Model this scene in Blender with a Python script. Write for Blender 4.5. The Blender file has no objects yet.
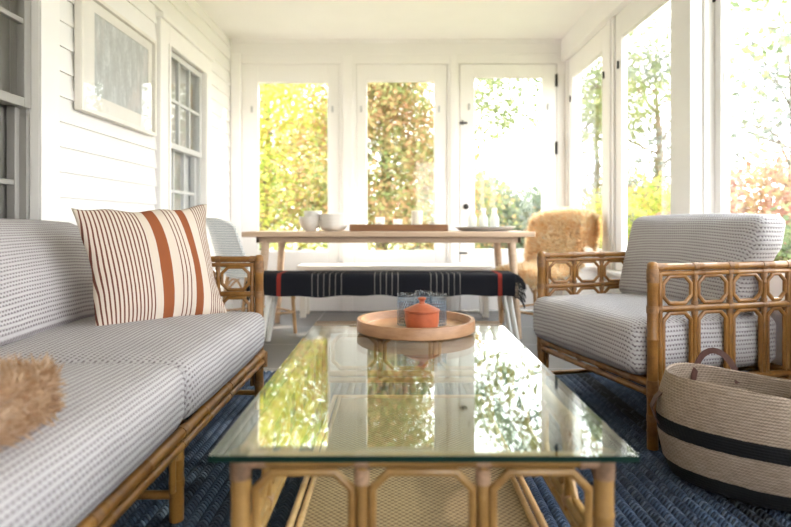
import bpy, bmesh, math, random
from mathutils import Vector, Matrix, Quaternion
random.seed(7)
PI = math.pi
COL = bpy.context.scene.collection
R = math.radians

# ------------------------------------------------------------------ mesh builder
class MB:
    def __init__(s):
        s.v, s.f, s.m, s.sm = [], [], [], []
    def add(s, vs, fs, mi=0, smooth=True):
        b = len(s.v)
        s.v.extend([tuple(p) for p in vs])
        for f in fs:
            s.f.append(tuple(b + i for i in f)); s.m.append(mi); s.sm.append(smooth)
    def box(s, x0, x1, y0, y1, z0, z1, mi=0, side_mi=None):
        vs = [(x, y, z) for z in (z0, z1) for y in (y0, y1) for x in (x0, x1)]
        b = len(s.v)
        s.v.extend(vs)
        F = [(0, 2, 3, 1), (4, 5, 7, 6), (0, 1, 5, 4), (2, 6, 7, 3), (0, 4, 6, 2), (1, 3, 7, 5)]
        for k, f in enumerate(F):
            s.f.append(tuple(b + i for i in f)); s.sm.append(False)
            s.m.append(mi if (k < 2 or side_mi is None) else side_mi)
        return s
    def tube(s, path, r, n=10, closed=False, caps=True, mi=0):
        P = [Vector(p) for p in path]
        N = len(P)
        rad = r if isinstance(r, (list, tuple)) else [r] * N
        T = [(P[(i + 1) % N] - P[i]).normalized() for i in range(N if closed else N - 1)]
        up = Vector((0, 0, 1)) if abs(T[0].z) < .9 else Vector((1, 0, 0))
        a = T[0].cross(up).normalized(); c = T[0].cross(a).normalized()
        rings = []
        for i in range(N):
            if closed: tin, tout = T[i - 1], T[i]
            else: tin, tout = T[max(i - 1, 0)], T[min(i, N - 2)]
            if i == 0 and closed:
                q = tout.rotation_difference(tin); a0 = q @ a; c0 = q @ c
            else:
                a0, c0 = a, c
            nrm = (tin + tout)
            nrm = nrm.normalized() if nrm.length > 1e-6 else tin
            den = max(tin.dot(nrm), .25)
            ring = []
            for k in range(n):
                w = 2 * PI * k / n
                o = (a0 * math.cos(w) + c0 * math.sin(w)) * rad[i]
                ring.append(P[i] + o - tin * (o.dot(nrm) / den))
            rings.append(ring)
            if not (i == 0 and closed):
                q = tin.rotation_difference(tout); a = q @ a; c = q @ c
        vs = [p for g in rings for p in g]
        fs = []
        for i in range(N if closed else N - 1):
            j = (i + 1) % N
            for k in range(n):
                l = (k + 1) % n
                fs.append((i * n + k, i * n + l, j * n + l, j * n + k))
        if caps and not closed:
            fs.append(tuple(range(n - 1, -1, -1)))
            fs.append(tuple((N - 1) * n + k for k in range(n)))
        s.add(vs, fs, mi)
        return s
    def pole(s, p0, p1, r, n=10, gap=.19):
        """a cane: straight tube with swollen growth nodes"""
        p0, p1 = Vector(p0), Vector(p1)
        L = (p1 - p0).length
        ts = [0.0]; rs = [r]
        d = gap * random.uniform(.3, .9)
        while d < L - .03:
            for dd, k in ((-.006, 1.0), (-.0015, 1.09), (.0015, 1.09), (.006, 1.0)):
                ts.append((d + dd) / L); rs.append(r * k)
            d += gap * random.uniform(.75, 1.2)
        ts.append(1.0); rs.append(r)
        return s.tube([p0.lerp(p1, t) for t in ts], rs, n)
    def lathe(s, prof, c=(0, 0, 0), n=32, mi=0, closed=False, sx=1, sy=1):
        vs = []; fs = []; M = len(prof)
        for (r, z) in prof:
            for k in range(n):
                w = 2 * PI * k / n
                vs.append((c[0] + r * math.cos(w) * sx, c[1] + r * math.sin(w) * sy, c[2] + z))
        for i in range(M if closed else M - 1):
            j = (i + 1) % M
            for k in range(n):
                l = (k + 1) % n
                fs.append((i * n + k, i * n + l, j * n + l, j * n + k))
        if not closed:
            fs.append(tuple(range(n - 1, -1, -1)))
            fs.append(tuple((M - 1) * n + k for k in range(n)))
        s.add(vs, fs, mi)
        return s
    def grid(s, fn, nu, nv, mi=0):
        vs = [fn(i / nu, j / nv) for j in range(nv + 1) for i in range(nu + 1)]
        fs = [(j * (nu + 1) + i, j * (nu + 1) + i + 1, (j + 1) * (nu + 1) + i + 1, (j + 1) * (nu + 1) + i) for j in range(nv) for i in range(nu)]
        s.add(vs, fs, mi)
        return s
    def cushion(s, x0, x1, y0, y1, z0, z1, r, puff=(0, 0, 0), n=14, warp=None):
        c = Vector(((x0 + x1) / 2, (y0 + y1) / 2, (z0 + z1) / 2))
        h = Vector(((x1 - x0) / 2, (y1 - y0) / 2, (z1 - z0) / 2))
        bm = bmesh.new()
        idx = {}
        def key(p): return tuple(round(q, 5) for q in p)
        g = [math.sin(PI / 2 * (2 * i / n - 1)) for i in range(n + 1)]
        vs, fs = [], []
        def vid(p):
            k = key(p)
            if k not in idx:
                idx[k] = len(vs)
                q = Vector([p[a] * h[a] for a in range(3)])
                inn = Vector([max(-(h[a] - r), min(h[a] - r, q[a])) for a in range(3)])
                d = q - inn
                if d.length > 1e-7: q = inn + d.normalized() * r
                e = [q[a] / h[a] for a in range(3)]
                w = [(1 - min(1, e[a] * e[a])) for a in range(3)]
                q = Vector((q.x + e[0] * puff[0] * w[1] * w[2], q.y + e[1] * puff[1] * w[0] * w[2], q.z + e[2] * puff[2] * w[0] * w[1]))
                q = q + c
                if warp: q = warp(q)
                vs.append(tuple(q))
            return idx[k]
        for ax in range(3):
            for sg in (-1, 1):
                for i in range(n):
                    for j in range(n):
                        quad = []
                        for (di, dj) in ((0, 0), (1, 0), (1, 1), (0, 1)):
                            p = [0, 0, 0]
                            p[ax] = sg; p[(ax + 1) % 3] = g[i + di]; p[(ax + 2) % 3] = g[j + dj]
                            quad.append(vid(p))
                        if sg < 0: quad.reverse()
                        fs.append(tuple(quad))
        bm.free()
        s.add(vs, fs)
        return s
    def build(s, name, mat, parent=None, bevel=0, loc=None, recalc=True, sharp=40):
        me = bpy.data.meshes.new(name)
        me.from_pydata(s.v, [], s.f)
        for mm in (mat if isinstance(mat, (list, tuple)) else [mat]): me.materials.append(mm)
        me.polygons.foreach_set('material_index', s.m)
        me.polygons.foreach_set('use_smooth', s.sm)
        if recalc:
            bm = bmesh.new(); bm.from_mesh(me)
            bmesh.ops.recalc_face_normals(bm, faces=bm.faces[:]); bm.to_mesh(me); bm.free()
            me.set_sharp_from_angle(angle=R(sharp))
        me.update()
        o = bpy.data.objects.new(name, me)
        COL.objects.link(o)
        if parent is not None: o.parent = parent
        if loc is not None: o.location = loc
        if bevel:
            b = o.modifiers.new('edge', 'BEVEL'); b.width = bevel; b.segments = 2; b.limit_method = 'ANGLE'; b.angle_limit = R(50)
        return o

def tag(o, label=None, cat=None, group=None, kind=None):
    if label: o['label'] = label
    if cat: o['category'] = cat
    if group: o['group'] = group
    if kind: o['kind'] = kind
    return o
def thing(name, label, cat, loc=(0, 0, 0), rz=0, group=None):
    o = bpy.data.objects.new(name, None); COL.objects.link(o)
    o.location = loc; o.rotation_euler = (0, 0, rz); o.empty_display_size = .05
    return tag(o, label, cat, group)
def struct(o, label, cat):
    return tag(o, label, cat, kind='structure')
def dup(root, loc, rz, label, group=None):
    r = root.copy(); COL.objects.link(r); r.location = loc; r.rotation_euler = (0, 0, rz); r['label'] = label
    if group: r['group'] = group
    for ch in list(root.children):
        c = ch.copy(); COL.objects.link(c); c.parent = r
        for g in ch.children:
            d = g.copy(); COL.objects.link(d); d.parent = c
    return r

# ------------------------------------------------------------------ materials
class NT:
    def __init__(s, name):
        s.mat = bpy.data.materials.new(name); s.mat.use_nodes = True
        s.t = s.mat.node_tree; s.t.nodes.clear()
        s.out = s.t.nodes.new('ShaderNodeOutputMaterial')
    def n(s, typ, inp=None, **attr):
        d = s.t.nodes.new('ShaderNode' + typ)
        for k, v in attr.items(): setattr(d, k, v)
        for k, v in (inp or {}).items(): s.set(d, k, v)
        return d
    def set(s, d, k, v):
        if hasattr(v, 'is_output') or isinstance(v, bpy.types.NodeSocket): s.t.links.new(v, d.inputs[k])
        else: d.inputs[k].default_value = v
    def math(s, op, a, b=0.0, c=None, clamp=False):
        d = s.n('Math', operation=op, use_clamp=clamp)
        s.set(d, 0, a); s.set(d, 1, b)
        if c is not None: s.set(d, 2, c)
        return d.outputs[0]
    def mix(s, fac, a, b):
        d = s.n('MixRGB'); s.set(d, 0, fac)
        for k, c in ((1, a), (2, b)):
            if isinstance(c, tuple) and len(c) == 3: c = c + (1,)
            s.set(d, k, c)
        return d.outputs[0]
    def ramp(s, fac, stops, interp='LINEAR'):
        d = s.n('ValToRGB'); s.set(d, 0, fac)
        cr = d.color_ramp; cr.interpolation = interp
        while len(cr.elements) < len(stops): cr.elements.new(.5)
        for e, (p, c) in zip(cr.elements, stops):
            e.position = p; e.color = (c + (1,)) if len(c) == 3 else c
        return d.outputs[0]
    def obj(s): return s.n('TexCoord').outputs['Object']
    def sep(s, v):
        d = s.n('SeparateXYZ', {0: v}); return d.outputs[0], d.outputs[1], d.outputs[2]
    def noise(s, v, scale, detail=2, rough=.5):
        d = s.n('TexNoise', {'Vector': v, 'Scale': scale, 'Detail': detail, 'Roughness': rough}); return d.outputs['Fac']
    def map(s, v, scale):
        d = s.n('Mapping', {'Vector': v}); d.inputs['Scale'].default_value = scale; return d.outputs[0]
    def bump(s, h, strength=.4, dist=.01):
        return s.n('Bump', {'Height': h, 'Strength': strength, 'Distance': dist}).outputs[0]
    def pbr(s, col, rough=.6, normal=None, spec=.5, **kw):
        d = s.n('BsdfPrincipled')
        if isinstance(col, tuple) and len(col) == 3: col = col + (1,)
        s.set(d, 'Base Color', col); s.set(d, 'Roughness', rough); s.set(d, 'Specular IOR Level', spec)
        if normal is not None: s.set(d, 'Normal', normal)
        for k, v in kw.items(): s.set(d, k.replace('_', ' '), v)
        s.t.links.new(d.outputs[0], s.out.inputs[0])
        return d
    def surf(s, sh):
        s.t.links.new(sh, s.out.inputs[0]); return s.mat

def plain(name, col, rough=.6, var=.06, scale=12, **kw):
    t = NT(name)
    f = t.noise(t.obj(), scale, 3)
    lo = tuple(c * (1 - var) for c in col); hi = tuple(min(1, c * (1 + var)) for c in col)
    t.pbr(t.ramp(f, [(.3, lo), (.7, hi)]), rough, **kw)
    return t.mat

def wood(name, lo, hi, scale=(2, 30, 30), rough=.5):
    t = NT(name)
    v = t.map(t.obj(), scale)
    f = t.noise(v, 1.6, 5, .6)
    t.pbr(t.ramp(f, [(.25, lo), (.75, hi)]), rough, t.bump(f, .08, .004))
    return t.mat

def cane(name, lo, hi, rough=.36):
    t = NT(name)
    o = t.obj()
    f = t.noise(o, 9, 4, .6)
    g = t.noise(t.map(o, (60, 60, 60)), 3, 3, .7)
    h = t.math('ADD', t.math('MULTIPLY', f, .7), t.math('MULTIPLY', g, .3))
    t.pbr(t.ramp(h, [(.3, lo), (.5, tuple((a + b) / 2 for a, b in zip(lo, hi))), (.72, hi)]), rough, t.bump(g, .1, .003))
    return t.mat

def paint(name, col, rough=.45):
    return plain(name, col, rough, .015, 3)

M = {}
WHITE = (.88, .855, .845)
M['wall'] = paint('white_wall_paint', WHITE)
M['trim'] = paint('white_trim_paint', (.90, .875, .865), .4)
M['ceiling'] = paint('ceiling_paint', (.90, .875, .86), .7)
M['siding'] = paint('siding_paint', (.88, .86, .855), .5)
M['sash_grey'] = paint('grey_sash_paint', (.60, .605, .61), .45)
M['sash_taupe'] = paint('taupe_sash_paint', (.33, .315, .30), .45)
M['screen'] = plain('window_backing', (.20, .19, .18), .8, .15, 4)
M['backing_pale'] = plain('window_blind', (.42, .44, .45), .8, .2, 3)  # pale tone stands in for sky reflected in the far panes
M['cane_chair'] = cane('honey_cane', (.13, .047, .009), (.37, .175, .04))
M['cane_table'] = cane('golden_cane', (.21, .10, .026), (.45, .255, .083))
M['cane_light'] = cane('pale_rattan', (.42, .23, .10), (.70, .44, .22))
M['bind'] = plain('rawhide_binding', (.225, .11, .042), .5, .3, 80)
M['bind_pale'] = plain('pale_rawhide_binding', (.40, .24, .15), .55, .2, 120)
M['table_wood'] = wood('pale_oak', (.46, .31, .20), (.62, .45, .32), (2, 26, 26))
M['tray_wood'] = wood('walnut_tray_wood', (.14, .058, .021), (.26, .12, .044), (3, 30, 30))
M['round_wood'] = wood('acacia_tray_wood', (.30, .135, .06), (.52, .295, .16), (8, 1.5, 20), .4)
M['white_wood'] = paint('white_washed_wood', (.80, .77, .72), .5)
M['ceramic'] = plain('white_stoneware', (.74, .72, .69), .35, .06, 30)
def milk_mat():
    t = NT('milk_glass')
    d = t.n('BsdfPrincipled', {'Base Color': (.88, .88, .86, 1), 'Roughness': .15}); tr = t.n('BsdfTranslucent', {'Color': (.95, .95, .93, 1)})
    return t.surf(t.n('MixShader', {0: .6, 1: d.outputs[0], 2: tr.outputs[0]}).outputs[0])
M['milk'] = milk_mat()
M['candle'] = plain('candle_wax', (.85, .80, .68), .5, .02, 5)
M['pewter'] = plain('pewter', (.52, .52, .53), .3, .1, 20, Metallic=.3)
M['terra'] = plain('terracotta_glaze', (.42, .105, .045), .42, .12, 40)
M['iron'] = plain('black_iron', (.02, .018, .016), .4, .2, 40)
M['leather'] = plain('brown_leather', (.085, .032, .024), .5, .2, 60)
M['bark'] = plain('bark', (.16, .12, .09), .9, .4, 14)
M['lawn'] = plain('lawn', (.25, .25, .14), .95, .35, 6)

def both_sides(t, ior):
    # the same air-to-glass reflectance on either face of a thin pane
    b = t.n('NewGeometry').outputs['Backfacing']
    return t.math('MULTIPLY_ADD', b, 1 / ior - ior, ior)
def clear_glass(name, tint, ior=1.45, rough=0.0):
    t = NT(name)
    fr = t.n('Fresnel', {'IOR': both_sides(t, ior)})
    tr = t.n('BsdfTransparent', {'Color': tint + (1,)})
    gl = t.n('BsdfGlossy', {'Color': (1, 1, 1, 1), 'Roughness': rough})
    mx = t.n('MixShader', {0: fr.outputs[0], 1: tr.outputs[0], 2: gl.outputs[0]})
    return t.surf(mx.outputs[0])
M['pane'] = clear_glass('window_glass', (.985, .99, .985), 1.3)
M['table_glass'] = clear_glass('table_glass', (.90, .965, .93), 1.52)
M['glass_edge'] = plain('green_glass_edge', (.003, .020, .015), .5, .1, 10, spec=.15)
M['picture_glass'] = clear_glass('picture_glass', (1, 1, 1), 1.27)

def fabric():
    t = NT('knotted_grey_weave')
    tc = t.n('TexCoord'); o = tc.outputs['Object']
    x, y, z = t.sep(o); nx, ny, nz_ = t.sep(tc.outputs['Normal'])
    side = t.math('GREATER_THAN', t.math('ABSOLUTE', nx), .72)          # end faces of a cushion
    wob = t.math('MULTIPLY', t.math('SUBTRACT', t.noise(o, 6, 2), .5), .010)
    a = t.math('ADD', t.math('ADD', t.math('MULTIPLY', y, t.math('SUBTRACT', 1, side)), z), wob)
    u = t.math('ADD', t.math('MULTIPLY', x, t.math('SUBTRACT', 1, side)), t.math('MULTIPLY', y, side))
    P = .0165
    uu = t.math('MULTIPLY', u, 2 * PI / .0125)
    zig = t.math('MULTIPLY', t.math('SINE', uu), .09)
    row = t.math('ADD', t.math('MULTIPLY', a, 1 / P), zig)
    s = t.math('MULTIPLY_ADD', t.math('SINE', t.math('MULTIPLY', row, 2 * PI)), .5, .5)
    par = t.math('MULTIPLY', t.math('FLOOR', t.math('ADD', row, .25)), PI)
    d = t.math('MULTIPLY_ADD', t.math('SINE', t.math('ADD', uu, par)), .5, .5)
    m = t.n('MapRange', {0: s, 1: .38, 2: .86}, interpolation_type='SMOOTHSTEP').outputs[0]
    m = t.math('MULTIPLY', m, t.math('MULTIPLY_ADD', d, .8, .2))
    nz = t.noise(o, 5, 3)
    light = t.ramp(nz, [(.3, (.485, .46, .465)), (.7, (.545, .52, .525))])
    fine = t.noise(o, 320, 2)
    c = t.mix(t.math('MULTIPLY', m, .95), light, (.165, .13, .145))
    c = t.mix(t.math('MULTIPLY', fine, .18), c, (.34, .31, .325))
    t.pbr(c, .95, t.bump(t.math('ADD', t.math('SUBTRACT', 1, m), t.math('MULTIPLY', fine, .3)), .6, .004), .15)
    return t.mat
M['fabric'] = fabric()

def stripes(name, base, lines, zones, rough=.95):
    """zones: list of (x0, x1, colour) in object x metres; lines: (x0, x1, period, duty, colour)"""
    t = NT(name)
    x, y, z = t.sep(t.obj())
    x = t.math('ADD', x, t.math('MULTIPLY', t.math('SUBTRACT', t.noise(t.obj(), 9, 2), .5), .006))
    c = base + (1,)
    weave = t.noise(t.map(t.obj(), (400, 400, 400)), 1, 2)
    def band(a, b): return t.math('MULTIPLY', t.math('GREATER_THAN', x, a), t.math('LESS_THAN', x, b))
    for (a, b, per, duty, col) in lines:
        fr = t.math('LESS_THAN', t.math('FRACT', t.math('MULTIPLY', t.math('SUBTRACT', x, a), 1 / per)), duty)
        c = t.mix(t.math('MULTIPLY', fr, band(a, b)), c, col)
    for (a, b, col) in zones:
        c = t.mix(band(a, b), c, col)
    t.pbr(c, rough, t.bump(weave, .3, .003), .15)
    return t.mat
RUST = (.27, .085, .034); DKBR = (.15, .055, .04); CREAM = (.62, .53, .45)
M['pillow'] = stripes('striped_cotton', CREAM,
    [(-.262, -.056, .0138, .38, DKBR), (.052, .105, .018, .28, DKBR), (.190, .27, .0118, .38, DKBR)],
    [(-.032, .014, RUST), (.113, .149, RUST)])
BLK = (.012, .012, .016); RED = (.24, .03, .02); PALE = (.20, .18, .165)
M['blanket'] = stripes('black_striped_wool', BLK,
    [(-.535, -.335, .0385, .13, PALE), (-.125, .065, .0385, .13, PALE), (.245, .445, .0385, .13, PALE)],
    [(-.765, -.738, RED), (.688, .715, RED)])
M['fringe'] = plain('black_wool_fringe', BLK, .95, .2, 30)

def fleece(name, stops):
    t = NT(name)
    ri = t.n('NewGeometry').outputs['Random Per Island']
    f = t.math('ADD', t.math('MULTIPLY', ri, .5), t.math('MULTIPLY', t.noise(t.obj(), 7, 3), .5))
    c = t.ramp(f, stops)
    d = t.n('BsdfDiffuse', {'Color': c}); tr = t.n('BsdfTranslucent', {'Color': c})
    return t.surf(t.n('MixShader', {0: .5, 1: d.outputs[0], 2: tr.outputs[0]}).outputs[0])
M['fleece'] = fleece('honey_fleece', [(.25, (.88, .60, .31)), (.5, (.95, .80, .55)), (.75, (.98, .91, .76))])
M['fleece_tan'] = fleece('tan_fleece', [(.25, (.46, .28, .16)), (.5, (.62, .43, .28)), (.75, (.74, .59, .45))])

def leaves(name, stops):
    t = NT(name)
    g = t.n('NewGeometry')
    f = t.math('ADD', t.math('MULTIPLY', g.outputs['Random Per Island'], .38), t.math('MULTIPLY', t.noise(t.obj(), 1.1, 3), .62))
    c = t.ramp(f, stops)
    d = t.n('BsdfDiffuse', {'Color': c}); tr = t.n('BsdfTranslucent', {'Color': c})
    return t.surf(t.n('MixShader', {0: .5, 1: d.outputs[0], 2: tr.outputs[0]}).outputs[0])
M['leaf_yellow'] = leaves('yellow_green_leaves', [(.30, (0.251, 0.356, 0.079)), (.45, (0.475, 0.528, 0.112)), (.58, (0.686, 0.607, 0.158)), (.70, (0.660, 0.396, 0.185))])
M['leaf_autumn'] = leaves('autumn_leaves', [(.30, (0.211, 0.277, 0.106)), (.45, (0.356, 0.356, 0.145)), (.57, (0.475, 0.330, 0.158)), (.70, (0.475, 0.251, 0.145))])
M['leaf_green'] = leaves('green_leaves', [(.3, (0.132, 0.172, 0.079)), (.55, (0.224, 0.264, 0.119)), (.7, (0.356, 0.370, 0.185))])
M['leaf_dark'] = leaves('dark_green_leaves', [(.3, (0.112, 0.145, 0.106)), (.55, (0.185, 0.211, 0.145)), (.7, (0.277, 0.304, 0.198))])
M['leaf_grey'] = leaves('grey_green_leaves', [(.3, (0.132, 0.152, 0.158)), (.5, (0.211, 0.238, 0.231)), (.7, (0.330, 0.343, 0.290))])
M['leaf_red'] = leaves('reddish_leaves', [(.3, (0.343, 0.158, 0.119)), (.5, (0.436, 0.251, 0.185)), (.7, (0.462, 0.409, 0.211))])

def floor_mat():
    t = NT('grey_slate_tile')
    o = t.obj()
    b = t.n('TexBrick', {'Vector': o, 'Scale': 1.0, 'Mortar Size': .005, 'Mortar Smooth': .1, 'Brick Width': .66, 'Row Height': .66,
                         'Color1': (.095, .086, .082, 1), 'Color2': (.125, .115, .11, 1), 'Mortar': (.34, .32, .30, 1)}, offset=0.0, squash=1.0)
    n = t.noise(o, 4, 5)
    c = t.mix(t.math('MULTIPLY', n, .35), b.outputs[0], (.16, .15, .145))
    t.pbr(c, .5, t.bump(b.outputs['Fac'], -.2, .003))
    return t.mat
M['floor'] = floor_mat()

def rug_mat():
    t = NT('braided_blue_wool')
    o = t.obj(); x, y, z = t.sep(o)
    P = .034
    k = t.math('FLOOR', t.math('MULTIPLY', x, 1 / P))
    fx = t.math('ABSOLUTE', t.math('SUBTRACT', t.math('FRACT', t.math('MULTIPLY', x, 1 / P)), .5))
    # braid chevrons along each strand
    ch = t.math('ADD', t.math('MULTIPLY', y, 1 / .017), t.math('MULTIPLY', fx, 1.3))
    ch = t.math('ADD', ch, t.math('MULTIPLY', k, .37))
    fr = t.math('FRACT', ch)
    idc = t.n('TexWhiteNoise', {'Vector': t.n('CombineXYZ', {0: k, 1: t.math('FLOOR', ch), 2: t.math('GREATER_THAN', t.math('FRACT', t.math('MULTIPLY', x, 1 / P)), .5)}).outputs[0]}).outputs[0]
    bandn = t.n('TexNoise', {'Vector': t.n('CombineXYZ', {0: t.math('MULTIPLY', k, .11)}).outputs[0], 'Scale': 2.0, 'Detail': 1}).outputs['Fac']
    base = t.ramp(bandn, [(.38, (.026, .028, .034)), (.47, (.040, .056, .094)), (.6, (.062, .09, .145))])
    c = t.mix(t.math('MULTIPLY', t.math('GREATER_THAN', idc, .70), .22), base, (.17, .20, .26))
    c = t.mix(t.math('MULTIPLY', t.math('LESS_THAN', idc, .2), .3), c, (.025, .028, .038))
    c = t.mix(t.math('MULTIPLY', t.math('GREATER_THAN', t.math('ABSOLUTE', t.math('SUBTRACT', fr, .5)), .38), .6), c, (.012, .014, .02))
    fuzz = t.noise(o, 260, 2)
    hgt = t.math('ADD', t.math('ABSOLUTE', t.math('SINE', t.math('MULTIPLY', ch, PI))), t.math('MULTIPLY', fuzz, .5))
    t.pbr(c, .95, t.bump(hgt, .8, .006), .1)
    return t.mat
M['rug'] = rug_mat()

def weave_mat(name, a, b, scale, axis_swirl=False):
    t = NT(name)
    o = t.obj(); x, y, z = t.sep(o)
    s1 = t.math('SINE', t.math('MULTIPLY', x, scale)); s2 = t.math('SINE', t.math('MULTIPLY', y, scale))
    f = t.math('MULTIPLY_ADD', t.math('MULTIPLY', s1, s2), .5, .5)
    n = t.noise(o, 60, 3)
    f2 = t.math('ADD', t.math('MULTIPLY', f, .65), t.math('MULTIPLY', n, .35))
    t.pbr(t.ramp(f2, [(.25, a), (.7, b)]), .7, t.bump(f, .5, .004))
    return t.mat
M['cane_weave'] = weave_mat('woven_cane', (.13, .07, .03), (.46, .31, .175), 2 * PI / .017)

def bistro_mat():
    t = NT('white_blue_bistro_weave')
    o = t.obj(); x, y, z = t.sep(o)
    u = t.math('ADD', x, t.math('ADD', y, z)); v = t.math('SUBTRACT', x, t.math('SUBTRACT', z, y))
    s = t.math('MULTIPLY', t.math('SINE', t.math('MULTIPLY', u, 2 * PI / .035)), t.math('SINE', t.math('MULTIPLY', v, 2 * PI / .035)))
    m = t.n('MapRange', {0: s, 1: .1, 2: .4}).outputs[0]
    t.pbr(t.mix(m, (.82, .82, .80), (.36, .41, .45)), .45, t.bump(s, .3, .003))
    return t.mat
M['bistro'] = bistro_mat()

def basket_mat():
    t = NT('woven_seagrass')
    o = t.obj(); x, y, z = t.sep(o)
    ang = t.math('ARCTAN2', y, x)
    rows = t.math('SINE', t.math('MULTIPLY', z, 2 * PI / .0085))
    st = t.math('SINE', t.math('ADD', t.math('MULTIPLY', ang, 120), t.math('MULTIPLY', t.math('FLOOR', t.math('MULTIPLY', z, 1 / .0085)), 1.6)))
    n = t.noise(t.map(o, (8, 8, 60)), 4, 4, .65)
    f = t.math('ADD', t.math('MULTIPLY', n, .75), t.math('MULTIPLY', t.math('MULTIPLY', rows, st), .12))
    nat = t.ramp(f, [(.2, (.25, .185, .135)), (.5, (.41, .32, .255)), (.75, (.54, .445, .375))])
    # dyed weaver rows: the foot and a belt
    zz = t.math('ADD', z, t.math('MULTIPLY', t.math('SUBTRACT', t.noise(o, 30, 2), .5), .006))
    belt = t.math('MULTIPLY', t.math('GREATER_THAN', zz, .148), t.math('LESS_THAN', zz, .196))
    foot = t.math('LESS_THAN', zz, .058)
    c = t.mix(t.math('MAXIMUM', belt, foot), nat, (.012, .012, .014))
    h = t.math('ADD', rows, t.math('MULTIPLY', st, .6))
    t.pbr(c, .85, t.bump(h, .35, .003), .2)
    return t.mat
M['basket'] = basket_mat()

def tumbler_mat():
    t = NT('etched_smoky_glass')
    o = t.obj(); x, y, z = t.sep(o)
    ang = t.math('ARCTAN2', y, x)
    zr = t.math('MULTIPLY', z, 1 / .011)
    dash = t.math('MULTIPLY_ADD', t.math('SINE', t.math('ADD', t.math('MULTIPLY', ang, 22), t.math('MULTIPLY', t.math('FLOOR', zr), PI))), .5, .5)
    rowm = t.math('LESS_THAN', t.math('FRACT', zr), .72)
    m = t.math('MULTIPLY', t.math('MULTIPLY', t.math('GREATER_THAN', dash, .42), rowm), t.math('LESS_THAN', z, .088))
    fr = t.n('Fresnel', {'IOR': both_sides(t, 1.45)})
    gl = t.n('MixShader', {0: fr.outputs[0], 1: t.n('BsdfTransparent', {'Color': (.86, .90, .93, 1)}).outputs[0], 2: t.n('BsdfGlossy', {'Roughness': .03}).outputs[0]})
    df = t.n('BsdfPrincipled', {'Base Color': (.26, .30, .36, 1), 'Roughness': .3})
    return t.surf(t.n('MixShader', {0: t.math('MULTIPLY', m, .42), 1: gl.outputs[0], 2: df.outputs[0]}).outputs[0])
M['tumbler'] = tumbler_mat()

def print_mat():
    t = NT('winter_woodland_print')
    o = t.obj(); x, y, z = t.sep(o)
    v = t.n('CombineXYZ', {0: t.math('MULTIPLY', y, 18), 1: t.math('MULTIPLY', z, 5.0), 2: 0.0}).outputs[0]
    trunk = t.noise(v, 1.0, 5, .65)
    twig = t.noise(t.map(o, (1, 60, 45)), 1, 4, .7)
    f = t.math('ADD', t.math('MULTIPLY', trunk, .65), t.math('MULTIPLY', twig, .35))
    c = t.ramp(f, [(.40, (.02, .024, .024)), (.47, (.08, .095, .095)), (.54, (.25, .28, .28)), (.61, (.52, .54, .53))])
    warm = t.noise(t.map(o, (1, 7, 4)), 1, 2)
    c = t.mix(t.ramp(warm, [(.55, (0, 0, 0)), (.7, (.55, .55, .55))]), c, (.55, .40, .34))
    snow = t.n('MapRange', {0: t.math('ADD', z, t.math('MULTIPLY', twig, .1)), 1: 1.60, 2: 1.50}).outputs[0]
    c = t.mix(t.math('MULTIPLY', snow, .55), c, (.74, .76, .78))
    t.pbr(c, .6)
    return t.mat
M['print'] = print_mat()

# ------------------------------------------------------------------ setting
FZ = -.014               # tile level; the rug's pile reaches z = 0
XL, XR, YB, YF, ZC = -1.545, 1.60, 5.46, -1.9, 2.54
o = MB().box(XL - .3, XR + .2, YF - .2, YB + .15, FZ - .1, FZ).build('floor', M['floor']); struct(o, 'grey slate tile floor with pale joints', 'floor')
o = MB().box(XL - .3, XR + .2, YF - .2, YB + .15, ZC, ZC + .1).build('ceiling', M['ceiling']); struct(o, 'plain cream white porch ceiling', 'ceiling')

def sash(name, label, axis, a0, a1, z0, z1, w0, w1, g0, g1, gz0, gz1, mat=None, cat='window'):
    """a fixed sash on the plane axis ('y': spans x; 'x': spans y); w0..w1 its depth; g*: glass limits"""
    mat = mat or M['trim']
    mb = MB()
    def bx(m, a, b, c, d, e, f):
        if axis == 'y': m.box(a, b, e, f, c, d)
        else: m.box(e, f, a, b, c, d)
    bx(mb, a0, g0, z0, z1, w0, w1); bx(mb, g1, a1, z0, z1, w0, w1)
    bx(mb, g0, g1, z0, gz0, w0, w1); bx(mb, g0, g1, gz1, z1, w0, w1)
    # glazing bead
    g0 -= .006; g1 += .006; e = .010; d0, d1 = w0 + .012, w1 - .012
    bx(mb, g0, g0 + e, gz0, gz1, d0, d1); bx(mb, g1 - e, g1, gz0, gz1, d0, d1)
    bx(mb, g0, g1, gz0, gz0 + e, d0, d1); bx(mb, g0, g1, gz1 - e, gz1, d0, d1)
    s = mb.build(name, mat, bevel=.003); struct(s, label, cat)
    g = MB(); mid = (w0 + w1) / 2
    bx(g, g0, g1, gz0, gz1, mid - .002, mid + .002)
    g.build('glass', M['pane'], s)
    return s

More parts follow.
